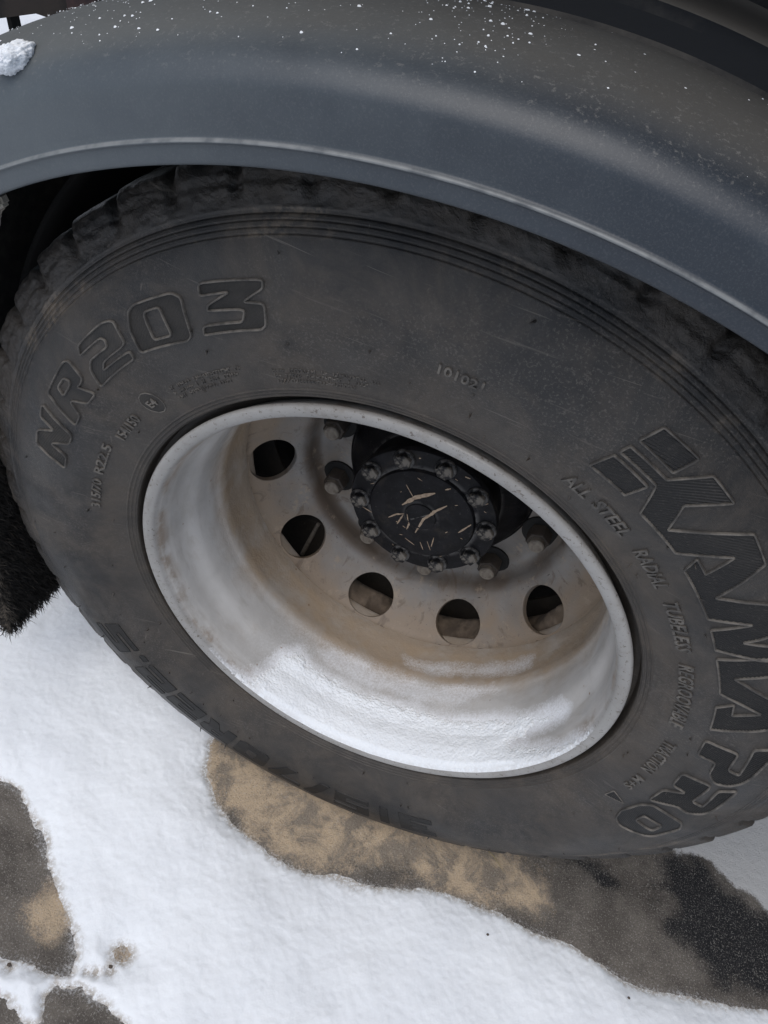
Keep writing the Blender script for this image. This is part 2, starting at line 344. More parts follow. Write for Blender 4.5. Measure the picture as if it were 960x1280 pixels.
MAT = dict(rubber=M_rubber(), letter=M_letter(), letter_grey=M_letter_grey(), letter_mid=M_simple('letter_rubber_dark', (.013, .012, .011), .55, .3, 24, (.024, .0215, .019), bump=.4, bscale=700, spec=.3), outline=M_outline(), rim=M_rim(), disc=M_disc(), fender=M_fender(), snow=M_snow(), ground=M_ground(),
    black=M_worn('hub_black_paint', (.0055, .0055, .0065), (.17, .165, .16), .42), bolt=M_worn('bolt_worn_paint', (.010, .010, .011), (.20, .18, .155), .36, .75, .46),
    nut=M_simple('nut_rusty', (.06, .048, .038), .65, .3, 90, (.045, .036, .03), metal=.1, bump=.5),
    stud=M_simple('stud_end', (.20, .175, .145), .6, .3, 120, (.12, .10, .08)),
    washer=M_simple('black_nut_spacer', (.008, .008, .008), .8, .2),
    dark=M_simple('dirty_underbody', (.006, .0055, .005), .95, .3, 12, (.010, .009, .008)),
    brown=M_simple('rusty_brown_frame', (.05, .036, .028), .8, .3, 14, (.022, .017, .014)),
    redbrown=M_simple('red_brown_frame', (.12, .06, .05), .8, .3, 14, (.05, .03, .03)),
    mud=M_simple('dried_mud', (.17, .13, .095), .95, .3, 24, (.085, .064, .047), bump=1.0, bscale=120),
    scrape=M_simple('scraped_primer', (.36, .27, .19), .7, .3, 180, (.22, .16, .11)),
    bristle=M_simple('flap_bristle', (.010, .009, .008), .85, .3, 60, (.03, .026, .022)),
    bristle_dusty=M_simple('flap_bristle_dusty', (.10, .085, .068), .9, .3, 60, (.03, .026, .022)),
    bracket=M_simple('dusty_bracket', (.26, .24, .20), .7, .3, 40, (.10, .09, .08)),
    straw=M_simple('dry_straw', (.30, .24, .13), .8), stone=M_simple('small_stone', (.09, .07, .055), .9, .3, 80),
    inner=M_inner())

# ================================================================== truck and wheel roots
truck = tag(empty('truck', (0, 0, 0)), 'dark truck seen at its rear wheel under a blue grey plastic mudguard', 'truck')
wheel = empty('wheel', (0, 0, ZW), truck)
wheel['label'] = 'silver rear wheel with muddy black tyre and black ten bolt hub'

# ---- tyre profile
SR = [.3045, .3062, .318, .33, .35, .37, .39, .41, .43, .445, .455, .465, .472, .478, .49, .5, .5065]
SY = [.020, .002, -.003, -.008, -.0145, -.0195, -.0225, -.024, -.0225, -.019, -.0155, -.0105, -.0065, -.001, .002, .005, .010]
_fr = np.linspace(.300, .5065, 1033); _fy = np.interp(_fr, SR, SY)
_k = np.ones(41) / 41; _p = np.pad(_fy, 20, mode='edge'); _fs = np.convolve(_p, _k, 'valid')
_fy = np.where((_fr > .320) & (_fr < .495), _fs, _fy)
def SYs(r): return np.interp(r, _fr, _fy)
def SP(th_deg, r, off):
    r = np.asarray(r, float); th = np.radians(np.asarray(th_deg, float))
    s = (SYs(r + .002) - SYs(r - .002)) / .004; q = np.sqrt(1 + s * s)
    rr = r + off * s / q; y = SYs(r) - off / q
    return np.stack([rr * np.cos(th), y, rr * np.sin(th)], -1)
def ring_relief(r):
    y = np.zeros_like(r)
    for c in (.3085, .3125, .3165): y -= .0014 * np.exp(-((r - c) / .0009) ** 2)
    for c in (.4585, .4630, .4675, .4718): y += .0010 * np.exp(-((r - c) / .00062) ** 2)
    y -= .0018 / (1 + np.exp(-(r - .4745) / .0006)) * (r < .492)
    return y
rs = np.concatenate([np.linspace(.300, .32, 40), np.linspace(.3225, .452, 44), np.linspace(.4545, .478, 84), np.linspace(.480, .5065, 16)])
front = [(r, y) for r, y in zip(rs, SYs(rs) + ring_relief(rs))]
tread = [(.5085, .014), (.5095, .022), (.510, .040), (.510, .046), (.498, .048), (.498, .056), (.510, .058), (.5105, .085), (.5105, .090), (.498, .092), (.498, .100), (.5105, .102), (.5105, .126), (.498, .128), (.498, .136), (.5105, .138)]
back = [(r, .228 - y) for r, y in zip(rs[::-1][::3], SYs(rs[::-1][::3]))]
mid = [(r, y) for r, y in tread] + [(.5105, .16), (.498, .162), (.498, .170), (.510, .172), (.510, .20), (.5085, .212)]
prof = [(.288, .030), (.294, .022)] + front + mid + back + [(.288, .20)]
def tyre_fun(T, Rr, Y):
    d = np.degrees(T)
    ph = ((d + 140.6) / 7.5) % 1.0
    lug = 1 / (1 + np.exp(-(np.minimum(ph, 1 - ph) - .085) / .015))              # 0 in the slots between tread blocks
    saw = .0035 * (ph - .5)
    w = np.clip((Rr - .486) / .012, 0, 1)
    Rn = Rr - w * (1 - lug) * .0065 + w * saw
    wy = np.clip((Rr - .479) / .010, 0, 1) * (Y < .05)
    Yn = Y + wy * (1 - lug) * .0035
    # caked mud on the shoulder, thickest behind and above
    top = np.clip((np.sin(T - R_(35)) + .25) / 1.0, .12, 1)
    n = fbm(T * .49 + 5, Rr * 1.0 + Y * .5, 40, 4, 3); n2 = 1 - np.abs(fbm(T * .49, Rr + Y, 110, 3, 9)) * 3
    mud = np.clip(n + .12, 0, 1) * .003 + np.clip(n2, -.5, 1) * .0009
    wm = np.clip((Rr - .473) / .008, 0, 1) * (Y < .06) * top
    Yn = Yn - wm * mud * .8; Rn = Rn + wm * mud * .5
    Rn = Rn + (Y < .03) * (Rr > .33) * 0
    return Rn, Yn
V, F = revolve(prof, 1440, rfun=tyre_fun)
V[:, 2] = np.maximum(V[:, 2], -ZW + .0015)
me = mesh_from(V, F, 'tyre'); shade(me)
tyre = link(me, 'tyre', MAT['rubber'], wheel)

# ---- raised sidewall lettering
def resample(poly, step):
    out = []
    n = len(poly)
    for i in range(n):
        a = poly[i]; b = poly[(i + 1) % n]; L = math.hypot((a[0] - b[0]) * math.pi / 180 * .41, a[1] - b[1]); k = max(1, int(L / step))
        out += [(a[0] + (b[0] - a[0]) * t / k, a[1] + (b[1] - a[1]) * t / k) for t in range(k)]
    return out
def ridge_mesh(polys, w=.00115, h=.0024):
    VV, FF = [], []
    for poly in polys:
        p = np.array(resample(poly, .003)); n = len(p); a = np.radians(p[:, 0]) * .41; r = p[:, 1]
        q = np.stack([a, r], -1); t = np.roll(q, -1, 0) - np.roll(q, 1, 0); t /= np.linalg.norm(t, axis=1)[:, None] + 1e-9
        nn = np.stack([-t[:, 1], t[:, 0]], -1)
        base = len(VV) and sum(len(x) for x in VV); cs = [(-1, -.0006), (-.8, h * .6), (-.3, h), (.3, h), (.8, h * .6), (1, -.0006)]
        pts = []
        for u, o in cs:
            z = q + nn * (u * w); pts.append(SP(np.degrees(z[:, 0] / .41), z[:, 1], o))
        pts = np.stack(pts, 1); VV.append(pts.reshape(-1, 3)); m_ = len(cs)
        i = np.arange(n)[:, None]; j = np.arange(m_ - 1)[None]; i2 = (i + 1) % n
        FF.append((np.stack([i * m_ + j, i * m_ + j + 1, i2 * m_ + j + 1, i2 * m_ + j], -1).reshape(-1, 4)) + base)
    return np.concatenate(VV), np.concatenate(FF)
def fill_mesh(poly, holes=(), cell=.0006, hatch=.0005, pitch=.0026, ang=60, cross=False):
    K = math.pi / 180 * .41
    P2 = [(a * K, r) for a, r in poly]; H2 = [[(a * K, r) for a, r in h_] for h_ in holes]
    xs = [p[0] for p in P2]; ys = [p[1] for p in P2]
    gx = np.arange(min(xs), max(xs) + cell, cell); gy = np.arange(min(ys), max(ys) + cell, cell)
    X, Y = np.meshgrid(gx, gy, indexing='ij'); cx = X[:-1, :-1] + cell / 2; cy = Y[:-1, :-1] + cell / 2
    ins = pin(cx, cy, P2)
    for h_ in H2: ins &= ~pin(cx, cy, h_)
    c_, s_ = math.cos(R_(ang)), math.sin(R_(ang))
    ph = np.sin((X * c_ + Y * s_) * 2 * math.pi / pitch)
    if cross: ph = ph * np.sin((X * s_ - Y * c_) * 2 * math.pi / pitch) 
    off = .0004 + hatch * ph
    V = SP(np.degrees(X / .41), Y, off).reshape(-1, 3)
    ny = X.shape[1]; I, J = np.nonzero(ins)
    Fq = np.stack([I * ny + J, (I + 1) * ny + J, (I + 1) * ny + J + 1, I * ny + J + 1], -1)
    used, inv = np.unique(Fq, return_inverse=True)
    return V[used], inv.reshape(Fq.shape)
def letter(poly, holes, mat, hatch=.00055, ang=60, pitch=.0026, cross=False, name='raised_letter', w=.00115, h=.0024, rim='outline'):
    V, F = fill_mesh(poly, holes, hatch=hatch, ang=ang, pitch=pitch, cross=cross)
    V2, F2 = ridge_mesh([poly] + list(holes), w, h)
    me = mesh_from(np.concatenate([V, V2]), np.concatenate([F, F2 + len(V)]), name)
    me.materials.append(mat); me.materials.append(MAT[rim])
    mi = np.zeros(len(me.polygons), np.int32); mi[len(F):] = 1
    me.polygons.foreach_set('material_index', mi); me.polygons.foreach_set('use_smooth', np.ones(len(me.polygons), bool)); me.update()
    return link(me, name, None, wheel)
S = SHAPES
def roundc(poly, L=.004):
    out = []; n = len(poly); K = math.pi / 180 * .41
    for i in range(n):
        p, q, r = [np.array([x[0] * K, x[1]]) for x in (poly[i - 1], poly[i], poly[(i + 1) % n])]
        a, c = np.linalg.norm(p - q), np.linalg.norm(r - q); la, lc = min(L, a * .3), min(L, c * .3)
        u = q + (p - q) / a * la; v = q + (r - q) / c * lc
        for t in (0, .25, .5, .75, 1): z = (1 - t) ** 2 * u + 2 * t * (1 - t) * q + t * t * v; out.append((z[0] / K, z[1]))
    return out
S = {k: roundc(v, .0015 if k in ('L1', 'L2', 'KN', 'MA', 'tri') else .0045) for k, v in S.items()}
for k, ang in (('L1', 75), ('L2', 75), ('KN', 40), ('MA', 30), ('P', 20), ('R', 10)): letter(S[k], [], MAT['letter'], ang=ang)
letter(S['O'], [S['Oh']], MAT['letter'], ang=0, hatch=.0002)
letter(S['N'], [], MAT['letter_grey'], cross=True, pitch=.0034)
letter(S['R2'], [S['R2h']], MAT['letter_grey'], cross=True, pitch=.0030, hatch=.0002)
letter(S['2'], [], MAT['letter_grey'], hatch=.0001)
letter(S['0'], [S['0h']], MAT['letter_mid'], hatch=.0001)
letter(S['3'], [], MAT['letter_mid'], hatch=.0001)
letter(S['tri'], [], MAT['letter'], hatch=.0003, ang=20, w=.0008, h=.001, name='raised_emblem')
BD = {'3': ([(0, 1), (1, 1), (1, 0), (0, 0), (0, .22), (.68, .22), (.68, .4), (.2, .4), (.2, .6), (.68, .6), (.68, .78), (0, .78)], []),
 '1': ([(.3, 1), (.75, 1), (.75, 0), (.3, 0)], []), '5': ([(1, 1), (0, 1), (0, .4), (.68, .4), (.68, .22), (0, .22), (0, 0), (1, 0), (1, .6), (.32, .6), (.32, .78), (1, .78)], []),
 '/': ([(.6, 1), (1, 1), (.4, 0), (0, 0)], []), '7': ([(0, 1), (1, 1), (1, .8), (.55, 0), (.2, 0), (.65, .78), (0, .78)], []),
 '0': ([(.1, 1), (.9, 1), (1, .9), (1, .1), (.9, 0), (.1, 0), (0, .1), (0, .9)], [[(.34, .28), (.66, .28), (.66, .72), (.34, .72)]]),
 'R': ([(0, 0), (0, 1), (.85, 1), (1, .88), (1, .5), (.85, .4), (1, 0), (.68, 0), (.5, .36), (.32, .36), (.32, 0)], [[(.34, .58), (.66, .58), (.66, .78), (.34, .78)]]),
 '2': ([(0, 1), (1, 1), (1, .4), (.32, .4), (.32, .22), (1, .22), (1, 0), (0, 0), (0, .6), (.68, .6), (.68, .78), (0, .78)], []),
 '.': ([(0, .22), (1, .22), (1, 0), (0, 0)], [])}
for ch, t0, t1 in (('3', -61.5, -69), ('1', -70.5, -74.5), ('5', -76.2, -84), ('/', -85.5, -91), ('7', -92, -99.5), ('0', -100.7, -108.3), ('R', -109.6, -117), ('2', -118.2, -126), ('2', -127.2, -135.3), ('.', -136.6, -138.4), ('5', -140, -148)):
    po, ho = BD[ch]; f = lambda q: (t0 + (t1 - t0) * q[0], .388 + .042 * q[1])
    letter([f(q) for q in po], [[f(q) for q in h_] for h_ in ho], MAT['letter'], hatch=.0001, w=.0008, h=.0009, rim='letter')
def small_text(txt, t0, t1, r0, hgt, name='raised_lettering', ext=.0015, mat='outline', shear=0.0):
    cu = bpy.data.curves.new('tmp', 'FONT'); cu.body = txt; cu.size = 1.0; cu.extrude = 0.5; cu.resolution_u = 2; cu.offset = .018; cu.shear = shear
    o = bpy.data.objects.new('tmp', cu); COL.objects.link(o)
    dg = bpy.context.evaluated_depsgraph_get(); me = bpy.data.meshes.new_from_object(o.evaluated_get(dg))
    bpy.data.objects.remove(o); n = len(me.vertices); co = np.empty(n * 3, np.float32); me.vertices.foreach_get('co', co); co = co.reshape(-1, 3)
    x0, x1 = co[:, 0].min(), co[:, 0].max(); u = (co[:, 0] - x0) / (x1 - x0)
    me.vertices.foreach_set('co', SP(t0 + (t1 - t0) * u, r0 + co[:, 1] / .72 * hgt * 1.1, np.where(co[:, 2] > 0, ext, -.0008)).astype(np.float32).ravel())
    me.update(); me.name = name
    return link(me, name, MAT[mat], wheel)
for t_, a, b, r0, hg in (('ALL', 69.6, 65.2, .3375, .0125), ('STEEL', 64.0, 57.0, .339, .0125), ('RADIAL', 54.0, 46.2, .340, .0125), ('TUBELESS', 43.6, 32.8, .341, .0125), ('REGROOVABLE', 29.6, 13.6, .342, .0125),
        ('TRACTION', 9.0, -1.6, .3465, .0115), ('M+S', -3.9, -8.8, .3495, .0095), ('101021', 91.2, 85.4, .374, .0085), ('315/70', 177.2, 169.0, .346, .0095), ('R22.5', 167.2, 158.4, .346, .0095), ('154/150', 155.2, 147.5, .339, .0095)):
    small_text(t_, a, b, r0, hg)
letter([(142.1 + 2.0 * math.cos(R_(a)), .3440 + .0135 * math.sin(R_(a))) for a in range(0, 360, 30)], [], MAT['letter_grey'], hatch=.00005, w=.0007, h=.0009, name='raised_emblem')
small_text('E4', 143.1, 141.1, .3405, .0075)
# blocks of tiny illegible moulded print: short raised ticks
def bars(spec, name):
    VV, FF = [], []
    rng = random.Random(3)
    for t0, t1, r0, nrow in spec:
        for k in range(nrow):
            r = r0 - k * .0062; a = t0 + rng.uniform(-.3, .3)
            while a > t1 + (2.0 * k):
                wd = rng.uniform(.10, .34)
                for da, dr, wa, wr in ((0, 0, .07, .0038), (wd * .6, rng.choice([0, .0016, .0032]), wd, .0009)):
                    base = len(VV) * 0 + sum(len(v) for v in VV)
                    q = [(a - da, r + dr), (a - da - wa, r + dr), (a - da - wa, r + dr + wr), (a - da, r + dr + wr)]
                    lo = SP([x[0] for x in q], [x[1] for x in q], -.0004); hi = SP([x[0] for x in q], [x[1] for x in q], .0009)
                    VV.append(np.concatenate([lo, hi])); FF += [[base + 4, base + 5, base + 6, base + 7], [base, base + 1, base + 5, base + 4], [base + 1, base + 2, base + 6, base + 5], [base + 2, base + 3, base + 7, base + 6], [base + 3, base, base + 4, base + 7]]
                a -= wd + .30 + (rng.random() < .16) * .8
    me = mesh_from(np.concatenate(VV), np.array(FF), name); o = link(me, name, MAT['outline'], wheel); o['kind'] = 'stuff'; return o
bars([(136.5, 120.5, .3445, 3), (116, 99, .3385, 3), (-92, -84, .352, 1), (-80, -66, .352, 1), (-128, -126, .36, 1), (-140, -138, .362, 1)], 'raised_fine_print')
# moulding nubs
VV, FF = [], []; rng = random.Random(11); nb = 0
for k in range(78):
    th = rng.uniform(-180, 180); r = rng.choice([rng.uniform(.323, .333), rng.uniform(.362, .374), rng.uniform(.44, .452), rng.uniform(.333, .455)])
    L_ = rng.uniform(.0015, .0055); w = rng.uniform(.0006, .0010); tx, ty = rng.uniform(-.003, .003), rng.uniform(-.002, .003)
    ring = []
    for o, ww, sh in ((-.0005, w * 1.4, 0), (L_ * .5, w, .5), (L_, w * .6, 1)):
        for j in range(5):
            a = j * 1.2566; ring.append(SP(th + math.degrees((ww * math.cos(a) + tx * sh) / .4), r + ww * math.sin(a) + ty * sh, o))
    VV.append(np.array(ring)); 
    for i in range(2):
        for j in range(5): FF.append([nb + i * 5 + j, nb + i * 5 + (j + 1) % 5, nb + (i + 1) * 5 + (j + 1) % 5, nb + (i + 1) * 5 + j])
    FF.append([nb + 10, nb + 11, nb + 12, nb + 13]); nb += 15
link(mesh_from(np.concatenate(VV), np.array(FF), 'rubber_nubs'), 'rubber_nubs', MAT['rubber'], wheel)['kind'] = 'stuff'

# ---- rim
RP = [(.288, .030), (.2925, .018), (.2955, .010), (.2980, .0055), (.2985, .002), (.2972, -.0008), (.2940, -.0018), (.2895, -.0012), (.2850, .0008), (.2826, .0045), (.2810, .010)]
RB = [(.2785, .03), (.2775, .050), (.2745, .060), (.270, .070), (.2675, .080), (.2662, .105), (.2660, .120), (.2635, .128), (.2630, .140), (.2650, .150), (.2668, .168), (.2668, .180), (.2660, .190), (.2660, .200), (.2662, .222), (.268, .228), (.298, .232), (.300, .222)]
rp = smoothpoly(RP, 2) + smoothpoly(RB, 2)
def rim_fun(T, Rr, Y):
    n = fbm(T * .3, Y * 1.0, 40, 3, 5)
    return Rr + n * .0005 * (Y > .02), Y
main = [(228, -.012), (236, -.002), (241, .006), (245, .056), (248.4, .0878), (257.1, .0812), (264.6, .0802), (273.3, .0793), (292.2, .0824), (303.2, .0781), (319.6, .0758), (344, .0657), (347.6, .0556), (340.1, .0487), (331.3, .0454), (327, .036), (334, .025), (346, .0105), (357, .003), (357, -.02), (228, -.02)]
sn2 = [(280.2, .1691), (297.1, .1749), (314.1, .1819), (329.5, .1821), (329.9, .1474), (310.7, .1428), (293.8, .1395), (283.1, .1492)]
fro = [(258, .137), (294.3, .1325), (316.8, .1379), (322, .1162), (302.4, .0859), (262, .084), (250, .10)]
sc2 = lambda L: [(R_(a) * .27, y) for a, y in L]
rpd = dense(rp, .0016); V, F = revolve(rpd, 1080, rfun=rim_fun); me = mesh_from(V, F, 'rim'); shade(me); link(me, 'rim', MAT['rim'], wheel)
_t = np.degrees(np.arctan2(V[:, 2], V[:, 0])) % 360; _a = np.radians(_t) * .27; _y = V[:, 1]; _on = (_y < .2) & (np.hypot(V[:, 0], V[:, 2]) < .2855)
_n = fbm(_a, _y, 40, 4, 62) * .010
_f = np.maximum(np.clip((sdist(_a, _y, sc2(main)) + _n + .016) / .022, 0, 1) * .62, np.clip((sdist(_a, _y, sc2(sn2)) + _n * .9 + .003) / .020, 0, 1) * .36)
_f = np.maximum(_f, np.clip((sdist(_a, _y, sc2(fro)) + _n) / .016, 0, 1) * .36)
_f = np.maximum(_f, np.clip(1 - np.abs(_t - 275) / 60, 0, 1) * np.clip((.15 - _y) / .03, 0, 1) * .16) * _on
me.attributes.new('frost', 'FLOAT', 'POINT').data.foreach_set('value', _f.astype(np.float32))

# ---- wheel disc with ten hand holes
DP = smoothpoly([(.2666, .199), (.2666, .204), (.2625, .2116), (.252, .222), (.2378, .2363), (.2225, .2512), (.2115, .260), (.2035, .2665), (.1985, .276), (.1965, .288), (.190, .2975), (.182, .300), (.165, .3005), (.142, .3005)], 2)
da = np.array(DP); ds = np.concatenate([[0], np.cumsum(np.hypot(*np.diff(da, axis=0).T))])
sc_ = ds[np.argmin(np.hypot(da[:, 0] - .2378, da[:, 1] - .2363))]; HS = min(sc_ - .0005, .0400)
def DPt(s): return np.interp(s, ds, da[:, 0]), np.interp(s, ds, da[:, 1])
PH0 = math.degrees(3.31364); HR = .0365
VV, FF = [], []; nb = 0
def addgrid(Pts, wrap=False):
    global nb
    a, b = Pts.shape[:2]; VV.append(Pts.reshape(-1, 3)); i = np.arange(a - (0 if wrap else 1))[:, None]; j = np.arange(b - 1)[None]; i2 = (i + 1) % a
    FF.append(np.stack([i * b + j, i * b + j + 1, i2 * b + j + 1, i2 * b + j], -1).reshape(-1, 4) + nb); nb += a * b
for k in range(10):
    c = PH0 + 36 * k; M_ = 80
    tt = np.arange(M_) / M_ * 2 * math.pi
    cu, su = np.cos(tt), np.sin(tt); mx = np.maximum(abs(cu), abs(su))
    hu = R_(18) * .2378
    sq = np.stack([cu / mx * hu, su / mx * HS], -1); ci = np.stack([cu * HR, su * HR], -1)
    rows = []
    for w in np.linspace(0, 1, 9) ** 1.3:
        q = ci * (1 - w) + sq * w
        r_, y_ = DPt(sc_ + q[:, 1]); th = R_(c) + q[:, 0] / .2378
        if w == 0:
            inn = []
            for dep, gr in ((.0095, .0), (.0045, 0), (.0012, 0.0), (.0003, .0004)):
                q2 = ci * (1 + (gr - 0) / HR); r2, y2 = DPt(sc_ + q2[:, 1]); t2 = R_(c) + q2[:, 0] / .2378
                inn.append(np.stack([(r2 + dep * .707) * np.cos(t2), y2 + dep * .707, (r2 + dep * .707) * np.sin(t2)], -1))
            rows = inn; q = ci * (1 + .0012 / HR); r_, y_ = DPt(sc_ + q[:, 1]); th = R_(c) + q[:, 0] / .2378
        rows.append(np.stack([r_ * np.cos(th), y_, r_ * np.sin(th)], -1))
    addgrid(np.stack(rows, 1), True)
# rest of the disc outside the hole band
for s0, s1, n_ in ((0, sc_ - HS, 4), (sc_ + HS, ds[-1], 40)):
    s = np.linspace(s0, s1, n_); r_, y_ = DPt(s); th = np.radians(np.linspace(0, 360, 360, endpoint=False))
    addgrid(np.stack([np.cos(th)[:, None] * r_[None], np.broadcast_to(y_, (360, n_)), np.sin(th)[:, None] * r_[None]], -1), True)
s = np.array([0, 1]); th = np.radians(np.linspace(0, 360, 360, endpoint=False))
addgrid(np.stack([np.cos(th)[:, None] * np.array([.142, .142])[None], np.broadcast_to(np.array([.3005, .312]), (360, 2)), np.sin(th)[:, None] * np.array([.142, .142])[None]], -1), True)
me = mesh_from(np.concatenate(VV), np.concatenate(FF), 'wheel_disc')
bm = bmesh.new(); bm.from_mesh(me); bmesh.ops.remove_doubles(bm, verts=bm.verts, dist=.0002); bm.to_mesh(me); bm.free()
shade(me, 35); link(me, 'wheel_disc', MAT['disc'], wheel)

# ---- lug nuts, hub
def hexbolt(R1, h, stud=None, washer=None, n=6, cap=.85):
    """bolt pointing to -y with its base at y = 0; returns verts, faces, material per face (0 body, 1 stud, 2 washer)"""
    V, F, Mi = [], [], []
    def tube(profile, sides, mi, rot=0):
        b0 = len(V)
        for (r, y) in profile:
            for j in range(sides):
                a = 2 * math.pi * j / sides + rot; V.append((r * math.cos(a), y, r * math.sin(a)))
        for i in range(len(profile) - 1):
            for j in range(sides):
                F.append([b0 + i * sides + j, b0 + i * sides + (j + 1) % sides, b0 + (i + 1) * sides + (j + 1) % sides, b0 + (i + 1) * sides + j]); Mi.append(mi)
        F.append([b0 + (len(profile) - 1) * sides + j for j in range(sides)]); Mi.append(mi)
    if washer: tube([(washer, .001), (washer, -.003), (washer * .93, -.0042)], 24, 2)
    tube([(R1, 0), (R1, -h * cap), (R1 * .93, -h * .97), (R1 * .84, -h)], n, 0, random.uniform(0, 1))
    if stud: tube([(stud[0], -h + .002), (stud[0], -h - stud[1] * .8), (stud[0] * .85, -h - stud[1])], 20, 1)
    return V, F, Mi
def put_bolt(name, spec, x, y, z, mats, label=None):
    V, F, Mi = hexbolt(**spec); me = mesh_from(V, F, name)
    for q in mats: me.materials.append(q)
    me.polygons.foreach_set('material_index', np.array(Mi, np.int32)); 
    bm = bmesh.new(); bm.from_mesh(me); bmesh.ops.recalc_face_normals(bm, faces=bm.faces); bm.to_mesh(me); bm.free(); shade(me, 25)
    o = bpy.data.objects.new(name, me); COL.objects.link(o); o.parent = wheel; o.location = (x, y, z); return o
for k in range(10):
    a = 3.00281 + k * math.pi / 5
    put_bolt('lug_nut', dict(R1=.0178, h=.027, stud=(.0118, .0095), washer=.0275), .1675 * math.cos(a), .3000, .1675 * math.sin(a), [MAT['nut'], MAT['stud'], MAT['washer']])
hubp = [(.150, .335), (.150, .306), (.139, .300), (.134, .285), (.118, .272), (.100, .262), (.096, .235), (.097, .226), (.1035, .2245), (.1056, .2225), (.1058, .2145), (.1045, .2125), (.0765, .2122), (.0758, .2100), (.0742, .2075), (.070, .2068), (.045, .2062), (.024, .2060), (.022, .2050), (.0215, .2035), (.012, .2034), (.0001, .2034)]
V, F = revolve(dense(hubp, .006), 160); me = mesh_from(V, F, 'hub'); shade(me, 35); link(me, 'hub', MAT['black'], wheel)
for k in range(10):
    a = R_(-168 + 36 * k) 
    put_bolt('hub_bolt', dict(R1=.0122, h=.0115, washer=.0145), .0915 * math.cos(a), .2124, .0915 * math.sin(a), [MAT['bolt'], MAT['bolt'], MAT['black']])
# scraped paint strokes on the hub cover
VV, FF = [], []; nb = 0
def stroke(pts, w):
    global nb
    pts = [np.array(p, float) for p in pts]; n = len(pts); out = []
    rg = random.Random(int(abs(pts[0][0]) * 1e5))
    P_ = []
    for a, b in zip(pts[:-1], pts[1:]):
        for t in np.linspace(0, 1, 6, endpoint=False): P_.append(a + (b - a) * t)
    P_.append(pts[-1]); n = len(P_)
    for i, p in enumerate(P_):
        t = P_[min(i + 1, n - 1)] - P_[max(i - 1, 0)]; t /= np.linalg.norm(t); nn = np.array([-t[1], t[0]])
        ww = w * math.sin(math.pi * (i + .4) / (n - .2)) ** .5 * rg.uniform(.7, 1.25)
        for s_ in (-1, 1):
            q = p + nn * s_ * ww; rr = math.hypot(*q); out.append((q[0], (.2034 if rr < .0215 else .2061 + max(0, (rr - .045)) * .03 if rr < .073 else .2120) - .0007, q[1]))
    VV.append(np.array(out)); 
    for i in range(n - 1): FF.append([nb + 2 * i, nb + 2 * i + 1, nb + 2 * i + 3, nb + 2 * i + 2])
    nb += len(out)
for pts, w in (([(-.0289, .0064), (-.0148, .0290), (.0081, .0500)], .0030), ([(-.0421, -.0271), (-.0328, -.0149), (-.0223, -.008)], .0014), ([(-.0232, -.0106), (-.0272, -.0317)], .0012), ([(-.018, -.0035), (-.0112, -.0222), (-.012, -.0345)], .0012),
        ([(.0011, -.034), (.0056, .0002), (.0155, .0181), (.0288, .0376)], .0021), ([(.0565, -.0008), (.0680, .0223)], .0012), ([(-.0323, .0436), (-.0182, .0284)], .0006), ([(-.0825, -.0338), (-.0670, -.0369)], .0010), ([(.0188, .0618), (.0252, .0674)], .0010),
        ([(.0292, -.0472), (.0280, -.028)], .0008), ([(.021, -.040), (.030, -.055)], .0006), ([(-.01, -.052), (.006, -.058)], .0008), ([(.012, -.047), (.02, -.06)], .0007)): stroke(pts, w)
rq = random.Random(8)
for k in range(26):
    a0 = rq.uniform(0, 6.28); rr0 = rq.choice([rq.uniform(.079, .100), rq.uniform(.079, .100), rq.uniform(.03, .07)]); L0 = rq.uniform(.002, .009); d0 = rq.uniform(-.6, 1.2)
    p0 = np.array([rr0 * math.cos(a0), rr0 * math.sin(a0)]); stroke([p0, p0 + L0 * np.array([math.cos(d0), math.sin(d0)])], rq.uniform(.0003, .0009))
me = mesh_from(np.concatenate(VV), np.array(FF), 'scrape_marks'); link(me, 'scrape_marks', MAT['scrape'], wheel)['kind'] = 'stuff'

# mud between the twin wheels, seen through the hand holes
def mudfun(T, Rr, Y):
    n = fbm(T * .28, Rr + Y, 28, 5, 21); n2 = fbm(T * .28 + 3, Rr - Y, 9, 2, 8)
    k = .016 * n + .012 * n2
    return Rr - k - .012 * np.clip(np.abs(np.degrees(T) + 82) / 50 - .5, 0, 2) * 0, Y - k * .6
tor = [(.2985 + .036 * math.cos(a), .248 + .036 * math.sin(a)) for a in np.linspace(0, 2 * math.pi, 40)]
V, F = revolve(tor, 240, -116, -22, rfun=mudfun); me = mesh_from(V, F, 'mud'); shade(me)
tag(link(me, 'mud', MAT['mud'], wheel), kind='stuff')
def tube_mesh(path, rad, n=8):
    pts = [Vector(p) for p in path]; V, F = [], []
    for i, p in enumerate(pts):
        t = (pts[min(i + 1, len(pts) - 1)] - pts[max(i - 1, 0)]).normalized(); u = t.orthogonal().normalized(); v = t.cross(u)
        r = rad[i] if isinstance(rad, (list, tuple)) else rad
        for j in range(n): a = 2 * math.pi * j / n; V.append(tuple(p + u * r * math.cos(a) + v * r * math.sin(a)))
    for i in range(len(pts) - 1):
        for j in range(n): F.append([i * n + j, i * n + (j + 1) % n, (i + 1) * n + (j + 1) % n, (i + 1) * n + j])
    F.append(list(range(n))); F.append([(len(pts) - 1) * n + j for j in range(n)])
    return V, F
V, F = tube_mesh([(ROD[0][0], .29, ROD[0][1]), (ROD[1][0], .29, ROD[1][1])], [.0042, .0034]); link(mesh_from(V, F, 'valve_stem'), 'valve_stem', MAT['stud'], wheel)

